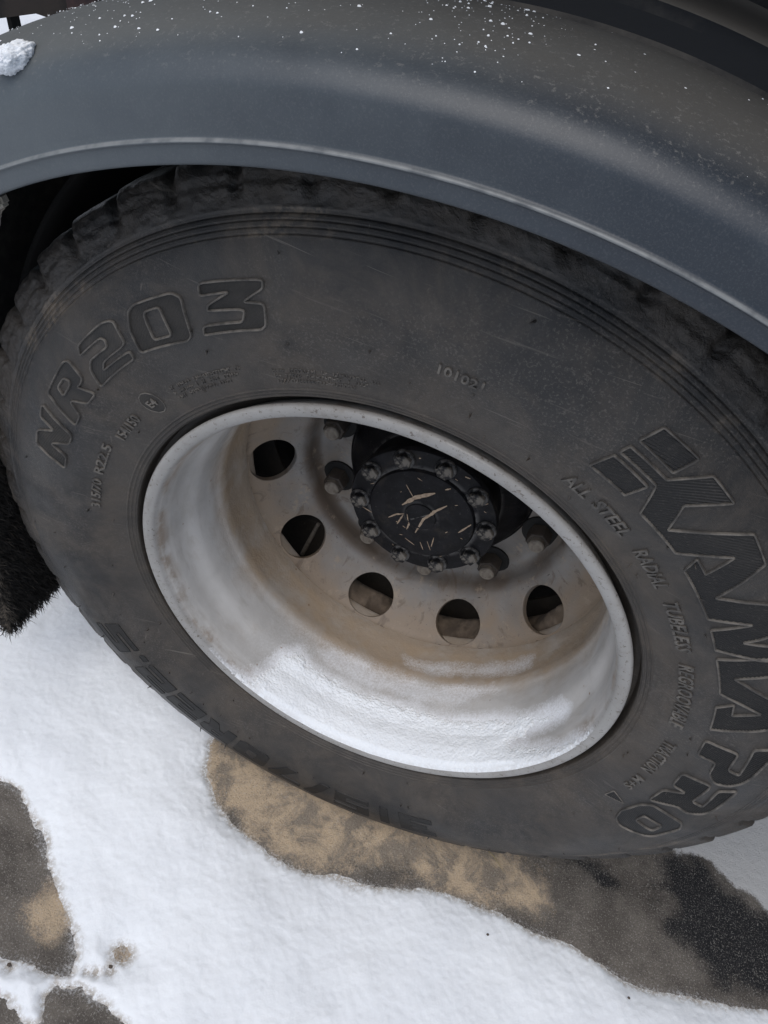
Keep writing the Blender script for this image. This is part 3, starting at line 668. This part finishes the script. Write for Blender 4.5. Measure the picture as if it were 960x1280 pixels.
# inner twin wheel, brake drum and axle
inner_wheel = empty('wheel', (0, .345, ZW), truck)
p2 = [(.29, .02)] + [(r, y) for r, y in zip(rs[::6], SYs(rs[::6]))] + [(.51, .03), (.51, .2)] + [(r, .228 - y) for r, y in zip(rs[::-6], SYs(rs[::-6]))]
V, F = revolve(p2, 120); V[:, 2] = np.maximum(V[:, 2], -ZW + .0015); me = mesh_from(V, F, 'tyre'); shade(me, 40); link(me, 'tyre', MAT['rubber'], inner_wheel)
V, F = revolve([(.30, .0), (.285, .0), (.265, .06), (.26, .20), (.298, .228)], 120); me = mesh_from(V, F, 'rim'); shade(me, 40); link(me, 'rim', MAT['dark'], inner_wheel)
V, F = revolve([(.0001, .318), (.20, .318), (.21, .33), (.21, .50), (.10, .52), (.08, 1.5)], 90); me = mesh_from(V, F, 'brake_drum'); shade(me, 40); me.transform(Matrix.Translation((0, 0, ZW))); link(me, 'brake_drum', MAT['dark'], truck)

# ================================================================== mudguards
FC = (.026, -.182 + ZW)
FP = [(.714, -.052), (.7085, -.060), (.7060, -.068), (.7055, -.0765), (.7062, -.0800), (.7085, -.0812), (.7150, -.0814), (.7186, -.0816), (.7198, -.0838), (.7212, -.0838), (.7222, -.0816), (.7240, -.0806), (.7350, -.0803), (.7480, -.0797),
      (.7545, -.0775), (.7625, -.0710), (.7690, -.060), (.7750, -.042), (.7795, -.018), (.7825, .01), (.7838, .04), (.7832, .07), (.7810, .090), (.7780, .0985), (.7730, .1015), (.758, .1025), (.754, .100), (.756, .0975), (.772, .0965), (.778, .06), (.777, .0), (.768, -.045), (.753, -.070), (.735, -.0745), (.720, -.074)]
def fend_fun(T, Rr, Y):
    n = fbm(T * .75, Y + Rr, 5, 2, 40)
    g = np.clip((np.degrees(T) - 96) / 30, 0, 1); g = g * g * (3 - 2 * g)
    Rr = Rr + .018 * g * np.clip((Rr - .7595) / .020, 0, 1)
    return Rr + .0016 * n, Y + .0016 * fbm(T * .75 + 4, Rr, 4, 2, 44)
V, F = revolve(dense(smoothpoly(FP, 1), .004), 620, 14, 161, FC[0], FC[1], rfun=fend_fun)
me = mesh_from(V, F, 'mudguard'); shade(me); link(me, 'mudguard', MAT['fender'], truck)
IP = [(.745, .085), (.748, .112), (.770, .140), (.797, .150), (.8015, .156), (.8030, .175), (.8035, .215), (.806, .236), (.8185, .244), (.8245, .250), (.826, .27), (.826, .305), (.829, .322), (.842, .332), (.848, .345), (.848, .62), (.84, .62)]
V, F = revolve(dense(smoothpoly(IP, 1), .006), 300, 14, 104, FC[0], FC[1])
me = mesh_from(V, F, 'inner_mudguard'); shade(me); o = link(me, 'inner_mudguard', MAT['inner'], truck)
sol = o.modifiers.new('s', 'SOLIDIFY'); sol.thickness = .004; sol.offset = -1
V, F = revolve(dense([(.556, .10), (.556, .64), (.20, .645)], .03), 160, -12, 200, 0, ZW)
me = mesh_from(V, F, 'arch_liner'); shade(me, 40); o = link(me, 'arch_liner', MAT['dark'], truck); sol = o.modifiers.new('s', 'SOLIDIFY'); sol.thickness = .006
# snow flecks and one clump on the mudguard
rg = random.Random(5); VV, FF = [], []; nb = 0
oc = [(0, 0, 1), (1, 0, 0), (0, 1, 0), (-1, 0, 0), (0, -1, 0), (.7, .7, .55), (-.7, .7, .5), (-.7, -.7, .45), (.7, -.7, .5)]
fp = np.array(smoothpoly(FP[13:24], 2))
fl = np.concatenate([[0], np.cumsum(np.hypot(*np.diff(fp, axis=0).T))])
def fpt(s): return np.interp(s, fl, fp[:, 0]), np.interp(s, fl, fp[:, 1])
cnt = 0
while cnt < 1700:
    a = rg.uniform(40, 158); s = fl[-1] * rg.random() ** .8
    dens = .10 + .9 * max(0, min(1, (a - 62) / 60)) 
    if s < .03: dens *= .12
    dens *= .35 + 1.3 * max(0, float(fbm(np.array([a * .012]), np.array([s]), 14, 2, 2)[0]) + .4)
    if rg.random() > dens: continue
    r, y = fpt(s); g = max(0, min(1, (a - 96) / 30)); g = g * g * (3 - 2 * g); r += .018 * g * max(0, min(1, (r - .7595) / .020)); sz = .00035 + .0011 * rg.random() ** 6; cnt += 1
    aa = R_(a); er = Vector((math.cos(aa), 0, math.sin(aa))); et = Vector((-math.sin(aa), 0, math.cos(aa)))
    r2, y2 = fpt(min(s + .002, fl[-1])); r2 += r - fpt(s)[0]; tg = Vector(((r2 - r) * er.x, y2 - y, (r2 - r) * er.z)); 
    if tg.length < 1e-7: continue
    tg.normalize(); nn = et.cross(tg); 
    if nn.dot(er) < 0 and nn.y > 0: nn = -nn
    if nn.dot(er - Vector((0, .3, 0))) < 0: nn = -nn
    c = Vector((FC[0] + r * er.x, y, FC[1] + r * er.z)); a1, a2 = rg.uniform(.7, 1.3), rg.uniform(.7, 1.3)
    VV += [tuple(c + et * (u * sz * a1) + tg * (v * sz * a2) + nn * ((w * .9 - .1) * sz)) for u, v, w in [(1, 0, 0), (.7, .7, 0), (0, 1, 0), (-.7, .7, 0), (-1, 0, 0), (-.7, -.7, 0), (0, -1, 0), (.7, -.7, 0), (.55, 0, .7), (0, .55, .7), (-.55, 0, .7), (0, -.55, .7)]]
    for j in range(4):
        b0, b1, b2 = 2 * j, 2 * j + 1, (2 * j + 2) % 8; t0, t1 = 8 + j, 8 + (j + 1) % 4
        FF += [[nb + b0, nb + b1, nb + t0], [nb + b1, nb + t1, nb + t0], [nb + b1, nb + b2, nb + t1]]
    FF.append([nb + 8, nb + 9, nb + 10, nb + 11]); nb += 12
me = mesh_from(VV, FF, 'snow_flecks'); shade(me); tag(link(me, 'snow_flecks', MAT['snow']), 'tiny white snow flecks scattered over the dusty top of the mudguard', 'snow', kind='stuff')
bm = bmesh.new(); bmesh.ops.create_icosphere(bm, subdivisions=5, radius=1)
for v in bm.verts:
    n = mnoise(v.co * 2.2) * .16 + mnoise(v.co * 7) * .10 + mnoise(v.co * 16) * .07; v.co *= (1 + n); v.co = Vector((v.co.x * .0145, v.co.y * .015, v.co.z * .0085))
me = bpy.data.meshes.new('snow_clump'); bm.to_mesh(me); bm.free(); shade(me)
o = link(me, 'snow_clump', MAT['snow'], None, (CL[0], CL[1], CL[2])); o.rotation_euler = (0, R_(-38), 0)
tag(o, 'small white clump of snow lying on the left end of the mudguard', 'snow clump')

# ---- chassis bits seen past the mudguard
def prism(poly, y0, y1, name, mat, parent=truck, bev=.0):
    n = len(poly); V = [(x, y0, z + ZW) for x, z in poly] + [(x, y1, z + ZW) for x, z in poly]
    F = [list(range(n)), list(range(2 * n - 1, n - 1, -1))] + [[i, i + n, (i + 1) % n + n, (i + 1) % n] for i in range(n)]
    me = mesh_from(V, F, name); bm = bmesh.new(); bm.from_mesh(me); bmesh.ops.recalc_face_normals(bm, faces=bm.faces)
    if bev: bmesh.ops.bevel(bm, geom=bm.edges[:], offset=bev, segments=2, affect='EDGES')
    bm.to_mesh(me); bm.free(); return link(me, name, mat, parent)
prism(BEAM, 1.1, 1.26, 'frame_rail', MAT['brown']); prism(STRUT, 1.12, 1.15, 'strut', MAT['dark']); prism(WIRE, 1.13, 1.145, 'cable', MAT['dark']); prism(BLOCK, 1.04, 1.09, 'frame_bracket', MAT['redbrown'])
prism([(x - .002, z) for x, z in HOOK], -.064, -.054, 'mudguard_bracket', MAT['bracket'], bev=.0022)
# unseen flatbed, added overhead to shade the mudguard and upper tyre
def boxm(x0, x1, y0, y1, z0, z1, name, mat, parent=truck, bev=.004):
    bm = bmesh.new(); bmesh.ops.create_cube(bm, size=1)
    for v in bm.verts: v.co = Vector(((x0 + x1) / 2 + v.co.x * (x1 - x0), (y0 + y1) / 2 + v.co.y * (y1 - y0), (z0 + z1) / 2 + v.co.z * (z1 - z0)))
    bmesh.ops.bevel(bm, geom=bm.edges[:], offset=bev, segments=2, affect='EDGES')
    me = bpy.data.meshes.new(name); bm.to_mesh(me); bm.free(); return link(me, name, mat, parent)
boxm(-2.2, 3.5, -.07, 2.3, 1.36, 1.50, 'unseen_shade_bed', MAT['dark'])

# ---- bristled spray flap behind the wheel
rg = random.Random(9); FX = -.535
boxm(FX - .010, FX + .004, -.030, .62, ZW - .36, ZW + .30, 'mud_flap', MAT['bristle'], bev=.002)
VV, FF = [], []; nb = 0; Mi = []
def blade(p, d, L, w, mi):
    global nb
    d = Vector(d).normalized(); side = d.orthogonal().normalized(); side.rotate(Matrix.Rotation(rg.uniform(0, 6.28), 3, d)); k = Vector((rg.uniform(-.5, .5), rg.uniform(-.5, .5), rg.uniform(-.6, .2)))
    p0 = Vector(p); p1 = p0 + d * L * .5; p2 = p0 + (d + k * .6).normalized() * L
    VV.extend([tuple(p0 - side * w), tuple(p0 + side * w), tuple(p1 - side * w * .8), tuple(p1 + side * w * .8), tuple(p2)]); FF.extend([[nb, nb + 1, nb + 3, nb + 2], [nb + 2, nb + 3, nb + 4]]); Mi.extend([mi, mi]); nb += 5
for k in range(17000):
    y = rg.uniform(-.030, .24); z = ZW + rg.uniform(-.36, .02)
    edge = y < -.018
    blade((FX + .003, y, z), (1, rg.uniform(-.5, .5), rg.uniform(-.9, .2)), rg.uniform(.008, .022), .0008, 1 if rg.random() < (.5 if edge else .03) else 0)
for k in range(2600):
    z = ZW + rg.uniform(-.36, .1); blade((FX + rg.uniform(-.012, .012), -.029, z), (rg.uniform(-.7, .7), -.8, rg.uniform(-.7, .3)), rg.uniform(.003, .010), .0007, 1 if rg.random() < .62 else 0)
for k in range(5200):
    y = rg.uniform(-.035, .62); blade((FX + rg.uniform(-.010, .014), y, ZW - .355), (rg.uniform(-.5, .6), rg.uniform(-.6, .6), -1), rg.uniform(.008, .028), .0008, 1 if rg.random() < .10 else 0)
me = mesh_from(VV, FF, 'bristles'); me.materials.append(MAT['bristle']); me.materials.append(MAT['bristle_dusty']); me.polygons.foreach_set('material_index', np.array(Mi, np.int32))
tag(link(me, 'bristles', None, truck), kind='stuff')

# ================================================================== snow inside the rim
def rimR(y): return np.interp(y, np.array(rp)[18:, 1][np.argsort(np.array(rp)[18:, 1])], np.array(rp)[18:, 0][np.argsort(np.array(rp)[18:, 1])])
ry = np.array([-.0032, .0025, .008, .03, .050, .060, .070, .080, .105, .120, .128, .140, .150, .168, .180, .190, .200]); rr_ = np.array([.288, .2822, .2805, .2785, .2775, .2745, .270, .2675, .2662, .2645, .2620, .2612, .2625, .2635, .2625, .2607, .2600])
th = np.linspace(203, 360, 900); yy = np.linspace(-.0005, .19, 380); T, Yg = np.meshgrid(th, yy, indexing='ij'); A = np.radians(T) * .27
en = fbm(A, Yg, 60, 4, 60) * .009 + fbm(A, Yg, 500, 2, 61) * .0035
d1 = sdist(A, Yg, sc2(main)) + en; d2 = sdist(A, Yg, sc2(sn2)) * .8 + en * .8; d3 = sdist(A, Yg, sc2(fro))
lipt = np.clip((Yg + .0) / .010, 0.05, 1)
d1 = d1 - .003
h1 = np.where(d1 > 0, .0105 * (1 - np.exp(-d1 / .030)), d1 * .12) * (.35 + .65 * np.clip(1 - abs(T - 285) / 85, 0, 1))
h1 = np.where(d1 > 0, h1 * (.25 + .75 * lipt), h1) + np.clip(1 - np.abs(d1) / .02, 0, 1) * (fbm(A, Yg, 480, 2, 63) * .0007 + fbm(A, Yg, 120, 3, 64) * .0005) - .0003
H = np.clip(h1, -.003, .02)
H = H + np.where(H > 0, fbm(A, Yg, 330, 3, 66) * .0005 * np.clip(H / .003, .3, 1) + fbm(A, Yg, 45, 3, 67) * .0008 * np.clip(H / .006, 0, 1), 0)
RRs = np.interp(Yg, ry, rr_) - H
Vs = np.stack([RRs * np.cos(np.radians(T)), Yg, RRs * np.sin(np.radians(T)) + ZW], -1)
ny = Yg.shape[1]; I, J = np.nonzero((np.maximum(np.maximum(H[:-1, :-1], H[1:, 1:]), np.maximum(H[1:, :-1], H[:-1, 1:])) > -.0004)); Fq = np.stack([I * ny + J, (I + 1) * ny + J, (I + 1) * ny + J + 1, I * ny + J + 1], -1)
used, inv = np.unique(Fq, return_inverse=True); me = mesh_from(Vs.reshape(-1, 3)[used], inv.reshape(Fq.shape), 'snow_drift'); shade(me)
at = me.attributes.new('thin', 'FLOAT', 'POINT'); at.data.foreach_set('value', (np.clip(1 - H.ravel()[used] / .0025, 0, 1) * .4).astype(np.float32))
tag(link(me, 'snow_drift', MAT['snow']), 'white powder snow drifted along the bottom inside of the silver rim', 'snow', kind='stuff')

# ================================================================== ground and snow cover
def axis(lo, hi, step, far):
    f = np.arange(lo, hi, step); out = []; d = step; x = hi
    while x < far: out.append(x); d *= 1.22; x += d
    out.append(far); neg = []; d = step; x = lo
    while x > -far: d *= 1.22; x -= d; neg.append(max(x, -far))
    return np.concatenate([neg[::-1], f, out])
def gridmesh(X, Y, Z, name):
    V = np.stack([X, Y, Z], -1).reshape(-1, 3); a, b = X.shape; i = np.arange(a - 1)[:, None]; j = np.arange(b - 1)[None]
    F = np.stack([i * b + j, (i + 1) * b + j, (i + 1) * b + j + 1, i * b + j + 1], -1).reshape(-1, 4); return mesh_from(V, F, name)
GA = [(-.1847, -.0007), (-.1662, -.0423), (-.1294, -.0753), (-.0883, -.0972), (-.0264, -.1081), (.0259, -.1161), (.0588, -.1136), (.10, -.101), (.16, -.086), (.2402, -.0561), (.3184, -.0459), (.3843, -.0411), (.4508, -.0418), (.5042, -.0477), (.5817, -.0485), (.6821, -.0225), (.8351, .0142), (1.05, .02), (1.35, -.5), (1.5, -3.5), (9, -3.5), (9, .7), (-.25, .7), (-.20, .12)]
GB = [(-.70, -.20), (-.4897, -.1948), (-.4366, -.1896), (-.399, -.1919), (-.3478, -.2204), (-.3089, -.2521), (-.2621, -.2779), (-.2269, -.3069), (-.201, -.3326), (-.1911, -.3539), (-.2114, -.3676), (-.2478, -.3684), (-.2813, -.3729), (-.3419, -.3892), (-.6, -.40)]
GC = [(-.36, -.42), (-.3016, -.4065), (-.2557, -.4032), (-.2173, -.4086), (-.2043, -.4216), (-.1839, -.4176), (-.2015, -.3925), (-.1937, -.3776), (-.1604, -.3702), (-.1231, -.3716), (-.0772, -.3776), (-.02, -.40), (-.1089, -.4393), (-.2511, -.489), (-.4, -.46)]
Gdust = [(.6297, .1981), (.688, .2031), (.7317, .1734), (.7879, .1579), (.95, .12), (1.2, .4), (.7927, .42), (.66, .30)]
Gblack = [(.43, .10), (.50, .065), (.54, .085), (.580, .130), (.6587, .2042), (.7176, .167), (.7879, .1579), (.90, .12), (.8368, .0431), (.7069, .01), (.6411, .0375), (.6233, .0932)]  # blackish ground patch right of the tyre, weaker outwards
Gtan = [(-.22, .02), (-.17, -.07), (.0352, -.14), (.12, -.06), (.2552, -.05), (.43, .00), (.40, .06), (.1, .1)]
xs = axis(-.85, .98, .0026, 60); ys = axis(-.50, .45, .0026, 60); X, Y = np.meshgrid(xs, ys, indexing='ij')
near = (X > -.9) & (X < 1.7) & (Y > -.6) & (Y < .8)
e1 = fbm(X, Y, 22, 4, 80) * .014 + fbm(X, Y, 130, 4, 81) * .0022
dA = sdist(X, Y, GA); dB = sdist(X, Y, GB) + .004; dC = sdist(X, Y, GC); 
dD = .011 - np.hypot(X + .1373, (Y + .3132) * 1.15)
bare = np.maximum(np.maximum(dA + e1 * .6, dB + e1), np.maximum(dC + e1, dD + e1 * .5))
for px, py, pr in ((-.2584, -.381, .004), (-.155, -.3443, .003), (-.1398, -.3327, .005), (-.166, -.348, .002)): bare = np.maximum(bare, pr - np.hypot(X - px, Y - py))
t = -bare
H = np.where(t > 0, .016 * (1 - np.exp(-t / .030)), np.maximum(t * .25, -.006))
Hn = fbm(X, Y, 7, 3, 84) * .007 + fbm(X, Y, 40, 4, 85) * .0014 + fbm(X, Y, 200, 2, 86) * .0007
H = H + np.where(t > 0, Hn * np.clip(t / .03, 0, 1) + fbm(X, Y, 260, 3, 87) * .0016 * np.clip(1 - t / .04, 0, 1), 0)
H = np.where(near | (bare > -.02), H, .016); 
me = gridmesh(X, Y, H, 'snow_cover'); shade(me)
at = me.attributes.new('thin', 'FLOAT', 'POINT'); at.data.foreach_set('value', np.clip(1 - H / .0045, 0, 1).ravel().astype(np.float32))
tag(link(me, 'snow_cover', MAT['snow']), kind='structure')
xg = axis(-.85, .98, .006, 60); yg = axis(-.50, .45, .006, 60); Xg, Yg2 = np.meshgrid(xg, yg, indexing='ij')
Zg = fbm(Xg, Yg2, 30, 4, 90) * .0012; Zg = np.where(Zg > .0004, .0004, Zg) - .0004
me = gridmesh(Xg, Yg2, Zg, 'ground'); shade(me)
e2 = fbm(Xg, Yg2, 18, 4, 92) * .03
st = np.zeros(Xg.shape + (4,), np.float32); st[..., 3] = 1
bl = lambda poly, w: np.clip((sdist(Xg, Yg2, poly) + e2) / w + .5, 0, 1)
st[..., 0] = np.maximum(bl(Gtan, .06) * .8, np.maximum(.9 * (np.hypot(Xg + .1373, Yg2 + .3132) < .03), 1.1 * np.clip(1 - np.hypot((Xg + .245), (Yg2 + .295)) / .06, 0, 1) + e2 * 8 * (sdist(Xg, Yg2, GB) > -.03)))
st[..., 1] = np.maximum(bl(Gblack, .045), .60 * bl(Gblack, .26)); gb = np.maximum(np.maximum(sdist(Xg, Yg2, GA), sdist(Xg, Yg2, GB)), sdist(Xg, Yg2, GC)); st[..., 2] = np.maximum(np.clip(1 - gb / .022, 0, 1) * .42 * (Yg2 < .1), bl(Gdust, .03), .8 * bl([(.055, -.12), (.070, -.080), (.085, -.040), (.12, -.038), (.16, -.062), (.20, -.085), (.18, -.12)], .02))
at = me.color_attributes.new('patch_tint', 'FLOAT_COLOR', 'POINT'); at.data.foreach_set('color', np.clip(st, 0, 1).ravel())
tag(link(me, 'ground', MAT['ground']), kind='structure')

# ---- small stones and a straw
def stone(x, y, s, z, label):
    bm = bmesh.new(); bmesh.ops.create_icosphere(bm, subdivisions=2, radius=1)
    for v in bm.verts: v.co *= 1 + mnoise(v.co * 1.7 + Vector((x * 90, y * 90, 0))) * .35; v.co = Vector((v.co.x * s, v.co.y * s * .8, v.co.z * s * .6))
    me = bpy.data.meshes.new('pebble'); bm.to_mesh(me); bm.free(); shade(me)
    tag(link(me, 'pebble', MAT['stone'], None, (x, y, z)), label, 'pebble', 'tiny pebbles on the snow')
stone(.3352, -.0831, .0022, .018, 'lone dark pebble on the snow left of the pair at lower right')
stone(.5592, -.0746, .0022, .016, 'dark pebble on the snow nearer the bottom right corner, right one of a pair')
stone(-.1398, -.3327, .0030, .012, 'brown pebble on the snow just below the small sandy spot')
stone(-.2584, -.381, .0030, .010, 'brown pebble on the snow strip between the bare patches at lower left')
V, F = tube_mesh([(.300, .040, .012), (.318, .034, .010), (.340, .020, .006)], [.0008, .0011, .0004], 6)
tag(link(mesh_from(V, F, 'straw'), 'straw', MAT['straw']), 'pale dry straw lying on the sand against the bottom of the tyre', 'straw')
